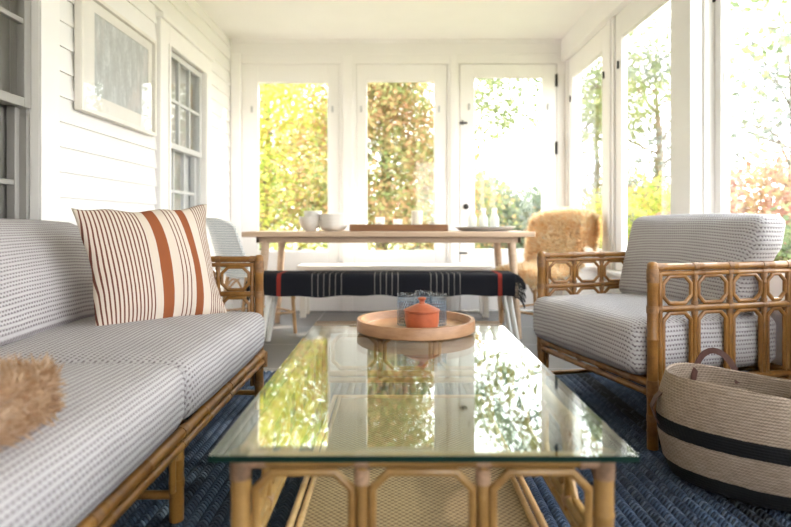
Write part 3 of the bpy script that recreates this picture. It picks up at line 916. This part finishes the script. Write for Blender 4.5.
# ------------------------------------------------------------------ dining table and its benches
TY0, TY1, TT = 4.10, 4.88, .752
dt = thing('dining_table', 'long pale oak dining table under the end windows', 'table', (-.05, (TY0 + TY1) / 2, FZ))
L2, D2, th_ = 1.04, (TY1 - TY0) / 2, TT - FZ
MB().box(-L2, L2, -D2, D2, th_ - .037, th_).build('tabletop', M['table_wood'], dt, bevel=.005)
m = MB().box(-.95, .95, -D2 + .06, -D2 + .085, th_ - .08, th_ - .037).box(-.95, .95, D2 - .085, D2 - .06, th_ - .08, th_ - .037)
m.box(-.95, -.925, -D2 + .06, D2 - .06, th_ - .08, th_ - .037).box(.925, .95, -D2 + .06, D2 - .06, th_ - .08, th_ - .037)
m.build('apron', M['table_wood'], dt, bevel=.003)
for sx in (-1, 1):
    for sy in (-1, 1):
        MB().tube([(sx * .885, sy * (D2 - .09), th_ - .038), (sx * .935, sy * (D2 - .055), .001)], [.031, .021], 16).build('leg', M['table_wood'], dt)

bn = thing('bench', 'white legged bench hidden under the black blanket before the dining table', 'bench', (-.04, 3.955, FZ))
MB().box(-.81, .80, -.14, .14, .455, .485).build('seat', M['white_wood'], bn, bevel=.006)
for sx in (-1, 1):
    for sy in (-1, 1):
        MB().tube([(sx * .775, sy * .09, .456), (sx * .855, sy * .115, .001)], [.021, .017], 12).build('leg', M['white_wood'], bn)

def blanket():
    root = thing('blanket', 'black striped wool blanket with fringed ends draped over the bench', 'blanket', (-.015, 3.955, .4725))
    X0, X1 = -.905, .80
    def cross(x, off):
        w = .146 + off; dr = .138 + .006 * math.sin(x * 9) + .004 * math.sin(x * 23)
        db = .12 + .006 * math.sin(x * 7 + 1)
        sag = .002 * math.sin(x * 13)
        P = [(-w - .004 - .003 * math.sin(x * 15), -dr), (-w - .002, -dr * .6), (-w, -.03), (-w + .004, -.006), (-w + .016, .003 + off)]
        P += [(-w * .5, .003 + off + sag * .3), (0, .003 + off), (w * .5, .003 + off)]
        P += [(w - .016, .003 + off), (w - .004, -.006), (w, -.03), (w + .003, -db * .6), (w + .005, -db)]
        return P
    mb = MB(); n = 90; rows = []
    for i in range(n + 1):
        x = X0 + (X1 - X0) * i / n
        o = cross(x, .004); inn = cross(x, 0.0)
        rows.append([(x, a, z) for a, z in o] + [(x, a, z) for a, z in reversed(inn)])
    K = len(rows[0]); vs = [p for r in rows for p in r]; fs = []
    for i in range(n):
        for k in range(K): fs.append((i * K + k, i * K + (k + 1) % K, (i + 1) * K + (k + 1) % K, (i + 1) * K + k))
    fs += [tuple(range(K)), tuple(n * K + k for k in range(K - 1, -1, -1))]
    mb.add(vs, fs)
    mb.build('cloth', M['blanket'], root, sharp=70)
    for s, X in ((-1, X0), (1, X1)):
        f = MB(); P = cross(X, .002)
        for j in range(64):
            u = j / 63 * (len(P) - 1); a = min(int(u), len(P) - 2); fr = u - a
            y = P[a][0] * (1 - fr) + P[a + 1][0] * fr; z = P[a][1] * (1 - fr) + P[a + 1][1] * fr
            pts = [Vector((X, y, z))]; d = Vector((s * .9, random.uniform(-.25, .25), .1))
            for q in range(5):
                d = (d + Vector((random.uniform(-.1, .1), random.uniform(-.12, .12), -.42))).normalized()
                pts.append(pts[-1] + d * random.uniform(.014, .026))
            f.tube(pts, [.0035, .0045, .004, .004, .0035, .003], 6)
        f.build('fringe', M['fringe'], root)
blanket()

wb = thing('bench', 'plain white bench against the end wall behind the dining table', 'bench', (-.01, 5.19, FZ))
MB().box(-.85, .85, -.15, .15, .42, .458).build('seat', M['white_wood'], wb, bevel=.005)
MB().box(-.78, .78, -.11, -.085, .36, .42).box(-.78, .78, .085, .11, .36, .42).build('apron', M['white_wood'], wb, bevel=.003)
for sx in (-1, 1):
    for sy in (-1, 1): MB().box(sx * .80 - .025, sx * .80 + .025, sy * .105 - .025, sy * .105 + .025, .001, .42).build('leg', M['white_wood'], wb, bevel=.004)

# ------------------------------------------------------------------ bistro chairs at the table ends
def bistro(label, loc, face, woven):
    root = thing('dining_chair', label, 'chair', loc, face + PI / 2)
    rm = M['cane_light']; wm = woven
    W, D = .20, .20
    for sx in (-1, 1):
        MB().tube([(sx * (W - .02), -D + .03, .44), (sx * (W), -D + .005, .001)], [.0145, .013], 10).build('leg', rm, root)
        MB().tube([(sx * (W - .03), D - .02, .44), (sx * (W + .0), D + .04, .001)], [.0145, .013], 10).build('leg', rm, root)
    # seat
    def rr(k, n=40):
        w = 2 * PI * k / n; e = .55
        return (math.copysign(abs(math.cos(w)) ** e, math.cos(w)) * (W + .02), math.copysign(abs(math.sin(w)) ** e, math.sin(w)) * (D + .015))
    pts = [rr(k) for k in range(40)]
    m = MB(); n = 40
    vs = [(x, y, .425) for x, y in pts] + [(x * 1.02, y * 1.02, .44) for x, y in pts] + [(x * .97, y * .97, .452) for x, y in pts] + [(x * .5, y * .5, .449) for x, y in pts]
    fs = [(i * n + k, i * n + (k + 1) % n, (i + 1) * n + (k + 1) % n, (i + 1) * n + k) for i in range(3) for k in range(n)] + [tuple(range(n - 1, -1, -1)), tuple(3 * n + k for k in range(n))]
    m.add(vs, fs); m.build('seat', wm, root)
    # arches and stretchers
    for (a, b) in (((-W, -D + .01), (W, -D + .01)), ((-W, D), (W, D)), ((-W, -D + .01), (-W, D)), ((W, -D + .01), (W, D))):
        P = []
        for i in range(11):
            t = i / 10; P.append((a[0] + (b[0] - a[0]) * t, a[1] + (b[1] - a[1]) * t, .26 + .155 * math.sin(PI * t) ** .7))
        MB().tube(P, .0085, 8).build('arched_brace', rm, root)
        MB().tube([(a[0], a[1], .16), (b[0], b[1], .16)], .0085, 8).build('stretcher', rm, root)
    # back: curved woven sheet in a bent hoop
    def bp(u, v):
        a = (2 * u - 1); y = D + .075 - .10 * a * a + .12 * v; z = .455 + .40 * v * (1 - .13 * a ** 4)
        return Vector((a * (W + .03 - .015 * v), y, z))
    mb = MB(); mb.grid(lambda u, v: bp(u, v) + Vector((0, -.008, 0)), 16, 12); mb.grid(lambda u, v: bp(u, v) + Vector((0, .008, 0)), 16, 12)
    mb.build('backrest', wm, root, recalc=False)
    hoop = [bp(0, v / 6) for v in range(0, 6)] + [bp(u / 14, 1) for u in range(15)] + [bp(1, v / 6) for v in range(5, -1, -1)]
    MB().tube(hoop, .0125, 10).build('back_hoop', wm if wm is M['bistro'] else rm, root)
    return root
LCH = (-1.03, 4.40, FZ); RCH = (1.09, 4.47, FZ)
bistro('white and blue woven bistro chair at the clapboard end of the dining table', LCH, R(38), M['bistro'])
rc = bistro('rattan chair under a sheepskin at the window end of the dining table', RCH, R(218), M['cane_weave'])

def chair_fleece():
    D = .20
    root = thing('sheepskin', 'thick honey sheepskin draped over the chair by the side window', 'sheepskin', RCH, R(218) + PI / 2)
    # spine of the hide in (y, z): seat front -> seat -> up the back -> over -> down behind
    S = [(-.27, .40), (-.24, .462), (-.10, .466), (.06, .468), (.17, .485), (.235, .56), (.275, .70), (.315, .84), (.345, .905), (.39, .90), (.40, .80), (.40, .66)]
    Wd = [.17, .20, .215, .205, .21, .235, .25, .25, .235, .235, .24, .22]
    def at(u, v):
        q = v * (len(S) - 1); a = min(int(q), len(S) - 2); f = q - a
        y = S[a][0] * (1 - f) + S[a + 1][0] * f; z = S[a][1] * (1 - f) + S[a + 1][1] * f; w = Wd[a] * (1 - f) + Wd[a + 1] * f
        s = 2 * u - 1
        side = -.07 * abs(s) ** 3 if 5 <= q <= 8 else 0
        return Vector((s * w, y + side * .6, z - (.03 * abs(s) ** 4 if q < 5 else .035 * abs(s) ** 4)))
    def nrm(u, v):
        e = .02
        a = at(min(1, u + e), v) - at(max(0, u - e), v); b = at(u, min(1, v + e)) - at(u, max(0, v - e))
        n = a.cross(b).normalized()
        s = 2 * u - 1
        return (n + Vector((1, 0, 0)) * (s ** 5)).normalized()
    mb = MB(); mb.grid(at, 14, 44); mb.grid(lambda u, v: at(u, v) + nrm(u, v) * .016, 14, 44)
    mb.build('hide', M['fleece'], root, recalc=False)
    def pts():
        u, v = random.random(), random.random()
        if random.random() < .2: u = random.choice((0, 1))
        return at(u, v) + nrm(u, v) * .012, nrm(u, v)
    fur('wool', M['fleece'], root, pts, 24000, .052, .0038, .05, .65)
    return root
chair_fleece()

# ------------------------------------------------------------------ things on the dining table
def bowl_mb(r, h):
    m = MB()
    m.lathe([(.001, 0), (r * .42, 0), (r * .44, .006), (r * .72, h * .22), (r * .92, h * .55), (r, h), (r - .005, h), (r * .92 - .006, h * .56), (r * .7, h * .27), (r * .3, .016), (.001, .014)], n=36)
    return m
def put(o, x, y, z, label, cat, group=None):
    o.location = (x, y, z); return tag(o, label, cat, group)
TZt = TT + .0006
G1 = 'stoneware bowls on the dining table'
put(bowl_mb(.088, .112).build('bowl', M['ceramic']), -.655, 4.46, TZt, 'deep white stoneware bowl under a smaller bowl, nearest the clapboard wall', 'bowl', G1)
put(bowl_mb(.070, .085).build('bowl', M['ceramic']), -.635, 4.46, TZt + .070, 'small white stoneware bowl resting inside the deep bowl', 'bowl', G1)
lab = ['bottom', 'second', 'third', 'top']
bb = None
def low_bowl():
    m = MB(); r, h = .108, .058
    m.lathe([(.001, 0), (.06, 0), (.085, .012), (r * .97, h * .6), (r, h), (r - .005, h), (r * .93 - .004, h * .62), (.082, .02), (.055, .0095), (.001, .0095)], n=40)
    return m
for k in range(4):
    if bb is None: bb = low_bowl().build('bowl', M['ceramic']); o = bb
    else: o = bb.copy(); COL.objects.link(o)
    put(o, -.475, 4.44, TZt + k * .0245, 'wide white bowl, %s of the nested stack beside the wooden tray box' % lab[k], 'bowl', G1)
# wooden tray box with candles
wx = (398.7 - 395.5) * 4.46 / 580
wt = thing('wooden_tray', 'dark wooden rectangular tray holding candles on the dining table', 'tray', (wx, 4.48, TZt))
MB().box(-.365, .365, -.12, .12, 0, .012).build('base', M['tray_wood'], wt)
m = MB().box(-.37, .37, -.135, -.12, 0, .052).box(-.37, .37, .12, .135, 0, .052).box(-.37, -.352, -.12, .12, 0, .052).box(.352, .37, -.12, .12, 0, .052)
m.build('rim', M['tray_wood'], wt, bevel=.003)
def candle(px, r, h, label):
    x = (px - 395.5) * 4.5 / 580
    c = thing('candle', label, 'candle', (x, 4.5, TZt + .0126), 0, 'candles in the wooden tray')
    MB().lathe([(.001, 0), (r, 0), (r, h - .004), (r - .004, h), (r * .5, h - .005), (.001, h - .007)], n=24).build('wax', M['candle'], c)
    MB().tube([(0, 0, h - .008), (.001, 0, h + .004), (.003, 0, h + .009)], .0014, 6).build('wick', M['iron'], c)
def votive(px, r, h, label):
    x = (px - 395.5) * 4.5 / 580
    c = thing('candle_glass', label, 'candle holder', (x, 4.5, TZt + .0126), 0, 'candles in the wooden tray')
    MB().lathe([(.001, 0), (r, 0), (r, h), (r - .003, h), (r - .003, .006), (.001, .006)], n=28).build('cup', M['milk'], c)
    MB().lathe([(.001, .007), (r - .006, .007), (r - .006, h * .55), (.001, h * .56)], n=24).build('wax', M['candle'], c)
candle(417, .043, .145, 'tall cream pillar candle in the wooden tray')
candle(434, .042, .062, 'short cream pillar candle at the bottle end of the wooden tray')
votive(362, .036, .07, 'frosted candle glass at the bowl end of the wooden tray')
votive(380, .036, .095, 'taller frosted candle glass between two shorter ones in the wooden tray')
votive(398, .036, .08, 'frosted candle glass beside the tall pillar candle')
# platter with milk bottles
px0 = (484.5 - 395.5) * 4.48 / 580
pf = MB().lathe([(.001, 0), (.17, 0), (.20, .01), (.232, .03), (.236, .034), (.232, .036), (.198, .016), (.168, .007), (.001, .007)], n=56).build('platter', M['pewter'])
put(pf, px0, 4.46, TZt, 'shallow oval pewter platter under three milk bottles', 'platter'); pf.scale = (1, .75, 1)
def bottle_mb():
    m = MB()
    m.lathe([(.001, 0), (.033, 0), (.036, .004), (.036, .082), (.033, .098), (.021, .118), (.0165, .132), (.0165, .150), (.0205, .153), (.0205, .166), (.017, .169), (.0145, .166), (.0145, .13), (.03, .09), (.032, .01), (.001, .008)], n=28)
    return m
b0 = bottle_mb().build('milk_bottle', M['milk'])
for i, (px, l) in enumerate(((472.5, 'white milk bottle next to the door knob, on the pewter platter'), (483.5, 'white milk bottle in the middle of the pewter platter'), (494.5, 'white milk bottle nearest the sheepskin chair on the pewter platter'))):
    o = b0 if i == 0 else b0.copy()
    if i: COL.objects.link(o)
    put(o, (px - 395.5) * 4.46 / 580, 4.46, TZt + .0075, l, 'bottle', 'milk bottles on the platter')

# ------------------------------------------------------------------ garden
GZ0 = -.55
def ground():
    m = MB()
    def fn(u, v):
        x, y = -40 + 80 * u, -40 + 100 * v
        return (x, y, GZ0 + .12 * math.sin(x * .31 + 1) * math.cos(y * .23))
    m.grid(fn, 60, 60)
    return m.build('ground', M['lawn'], recalc=False)
struct(ground(), 'green lawn outside the porch', 'ground')

def tree(name, label, x, y, h, cr, cz0, n, size, mat, cat='tree', trunk=.12, nb=16, sub=4, spread=.35, group=None, lean=(0, 0), sparse=False, seed=1):
    rnd = random.Random(seed)
    root = thing(name, label, cat, (x, y, GZ0), 0, group)
    wd = MB(); tips = []
    top = Vector((lean[0], lean[1], h * .8))
    tp = [Vector((0, 0, -.15)), Vector((lean[0] * .2, lean[1] * .2, h * .25)), Vector((lean[0] * .6 + .1, lean[1] * .6, h * .5)), top]
    wd.tube(tp, [trunk, trunk * .8, trunk * .5, trunk * .12], 8)
    def tat(s):
        q = s * 3; a = min(int(q), 2); return tp[a].lerp(tp[a + 1], q - a)
    for i in range(nb):
        s = cz0 + (1 - cz0) * (i + rnd.random() * .6) / nb
        b0 = tat(s * .98); w = i * 2.4 + rnd.uniform(-.4, .4)
        L = cr * (1.05 - .55 * max(0, (s - cz0) / (1 - cz0)) ** 2) * rnd.uniform(.75, 1.1)
        d = Vector((math.cos(w), math.sin(w), rnd.uniform(.15, .7)))
        b1 = b0 + d * L * .5 + Vector((0, 0, L * .1)); b2 = b0 + Vector((d.x * L, d.y * L, d.z * L * .7 + rnd.uniform(-.25, .25) * L))
        rr = trunk * (.34 - .2 * s)
        wd.tube([b0, b1, b2], [rr, rr * .6, rr * .15], 6)
        tips += [b1.lerp(b2, .3), b1.lerp(b2, .65), b2]
        for k in range(sub):
            t0 = rnd.uniform(.3, .9); p = b0.lerp(b1, t0 * 2) if t0 < .5 else b1.lerp(b2, t0 * 2 - 1)
            e = p + Vector((rnd.gauss(0, 1), rnd.gauss(0, 1), rnd.gauss(.15, .6))).normalized() * L * rnd.uniform(.25, .5)
            wd.tube([p, p.lerp(e, .5) + Vector((0, 0, .04)), e], [rr * .35, rr * .2, rr * .06], 5)
            tips += [p.lerp(e, .5), e]
    wd.build('trunk', M['bark'], root, recalc=False)
    v, f = [], []
    for _ in range(n):
        c = rnd.choice(tips); sp = spread * cr * .35
        p = c + Vector((rnd.gauss(0, sp), rnd.gauss(0, sp), rnd.gauss(0, sp * .8)))
        a = Vector((rnd.gauss(0, 1), rnd.gauss(0, 1), rnd.gauss(0, .7))).normalized()
        b = a.cross(Vector((rnd.gauss(0, 1), rnd.gauss(0, 1), rnd.gauss(0, 1)))).normalized()
        q = size * rnd.uniform(.6, 1.25); i = len(v)
        v += [tuple(p - a * q), tuple(p + b * q * .5), tuple(p + a * q), tuple(p - b * q * .5)]
        f.append((i, i + 1, i + 2, i + 3))
    me = bpy.data.meshes.new('foliage'); me.from_pydata(v, [], f); me.materials.append(mat)
    o = bpy.data.objects.new('foliage', me); COL.objects.link(o); o.parent = root
    return root
GT = 'garden trees and shrubs outside the windows'
tree('garden_tree', 'yellow green tree filling the end window nearest the house', -2.5, 11.0, 5.6, 2.0, .12, 42000, .045, M['leaf_yellow'], nb=24, sub=6, spread=.55, group=GT, seed=3)
tree('garden_tree', 'autumn tree with orange tinged leaves behind the middle end window', -.25, 10.2, 5.8, 1.5, .1, 46000, .044, M['leaf_autumn'], nb=24, sub=6, spread=.6, group=GT, seed=5)
tree('garden_tree', 'green tree whose hanging boughs cross the top of the glazed door', 2.75, 9.6, 7.2, 1.9, .50, 16000, .05, M['leaf_green'], trunk=.1, nb=14, sub=5, spread=.4, group=GT, seed=8)
for i, (x, y, h, c, l) in enumerate(((2.2, 16.0, 3.0, 1.4, 'dark bush low in the knob side of the door glass'), (4.0, 17.0, 2.5, 1.5, 'dark bush low in the hinge side of the door glass'), (-4.8, 16.0, 3.4, 2.2, 'dark bush behind the yellow green tree'), (6.6, 16.5, 2.5, 1.7, 'dark bush seen through the far side window'))):
    tree('garden_bush', l, x, y, h, c, .06, 8000, .08, M['leaf_dark'], 'bush', .07, 20, 5, .6, GT, seed=20 + i)
tree('garden_tree', 'sparse grey green tree beyond the far side window', 4.15, 12.2, 5.2, 1.2, .25, 2800, .045, M['leaf_grey'], nb=14, sub=5, spread=.5, group=GT, seed=31)
tree('garden_tree', 'thin leaved tree beyond the second side window', 4.1, 9.2, 4.9, 1.25, .22, 4600, .04, M['leaf_grey'], nb=16, sub=5, spread=.5, group=GT, seed=33)
tree('garden_tree', 'thin leaved tree beyond the window behind the armchair', 6.1, 9.0, 5.0, 2.0, .22, 6500, .045, M['leaf_grey'], nb=16, sub=5, spread=.5, group=GT, seed=37)
tree('garden_tree', 'tall tree added beyond the side of the porch to block the sun', 8.4, 7.7, 10.5, 3.3, .42, 9000, .10, M['leaf_green'], trunk=.16, nb=22, sub=6, spread=.6, group=GT, seed=51)  # added in the sun's path to break direct sun into dapples
tree('garden_bush', 'yellow bush low beyond the second side window', 3.55, 8.1, 2.1, .8, .1, 4500, .045, M['leaf_yellow'], 'bush', .05, 14, 4, .6, GT, seed=41)
tree('garden_bush', 'reddish bush low beyond the window behind the armchair', 4.2, 6.7, 2.25, .95, .1, 5500, .05, M['leaf_red'], 'bush', .05, 16, 5, .6, GT, seed=43)
tree('garden_bush', 'green bush below the reddish one by the side windows', 3.3, 4.9, 1.45, .6, .1, 3000, .045, M['leaf_green'], 'bush', .05, 14, 4, .6, GT, seed=45)
tree('garden_bush', 'yellow bush at the foot of the far side window', 3.1, 9.3, 2.0, .7, .1, 2600, .05, M['leaf_yellow'], 'bush', .05, 14, 4, .6, GT, seed=47)

# ------------------------------------------------------------------ light, camera
w = bpy.data.worlds.new('sky'); bpy.context.scene.world = w; w.use_nodes = True
nt = w.node_tree; nt.nodes.clear()
out = nt.nodes.new('ShaderNodeOutputWorld'); bg = nt.nodes.new('ShaderNodeBackground'); tc = nt.nodes.new('ShaderNodeTexCoord')
sp = nt.nodes.new('ShaderNodeSeparateXYZ'); rp = nt.nodes.new('ShaderNodeValToRGB')
nt.links.new(tc.outputs['Generated'], sp.inputs[0]); nt.links.new(sp.outputs[2], rp.inputs[0])
rp.color_ramp.elements[0].position = 0.0; rp.color_ramp.elements[0].color = (1, .98, .965, 1)
rp.color_ramp.elements[1].position = .7; rp.color_ramp.elements[1].color = (.82, .91, 1, 1)
bg.inputs[1].default_value = 5.0
nt.links.new(rp.outputs[0], bg.inputs[0]); nt.links.new(bg.outputs[0], out.inputs[0])

sd = bpy.data.lights.new('sun', 'SUN'); sd.energy = 9; sd.angle = R(1.5); sd.color = (1, .90, .76)
so_ = bpy.data.objects.new('sun', sd); COL.objects.link(so_)
d = Vector((.80, .60, math.tan(R(36)))).normalized()
so_.rotation_euler = d.to_track_quat('Z', 'Y').to_euler(); so_.location = d * 12

cam = bpy.data.cameras.new('camera'); co = bpy.data.objects.new('camera', cam); COL.objects.link(co)
co.location = (0, 0, .815); co.rotation_euler = (PI / 2, 0, 0)
cam.sensor_width = 36; cam.lens = 580 / 791 * 36; cam.shift_y = -40.5 / 791; cam.clip_start = .05; cam.clip_end = 200
cam.dof.use_dof = True; cam.dof.focus_distance = 2.1; cam.dof.aperture_fstop = 2.0
sc_ = bpy.context.scene
sc_.camera = co
vs = sc_.view_settings
vs.view_transform = 'Standard'; vs.look = 'None'; vs.gamma = 1; vs.use_curve_mapping = False; vs.exposure = 1.15
cy = sc_.cycles
cy.use_denoising = True; cy.max_bounces = 10; cy.diffuse_bounces = 6; cy.glossy_bounces = 4; cy.transparent_max_bounces = 24; cy.transmission_bounces = 6
cy.sample_clamp_indirect = 8; cy.caustics_reflective = False; cy.caustics_refractive = False
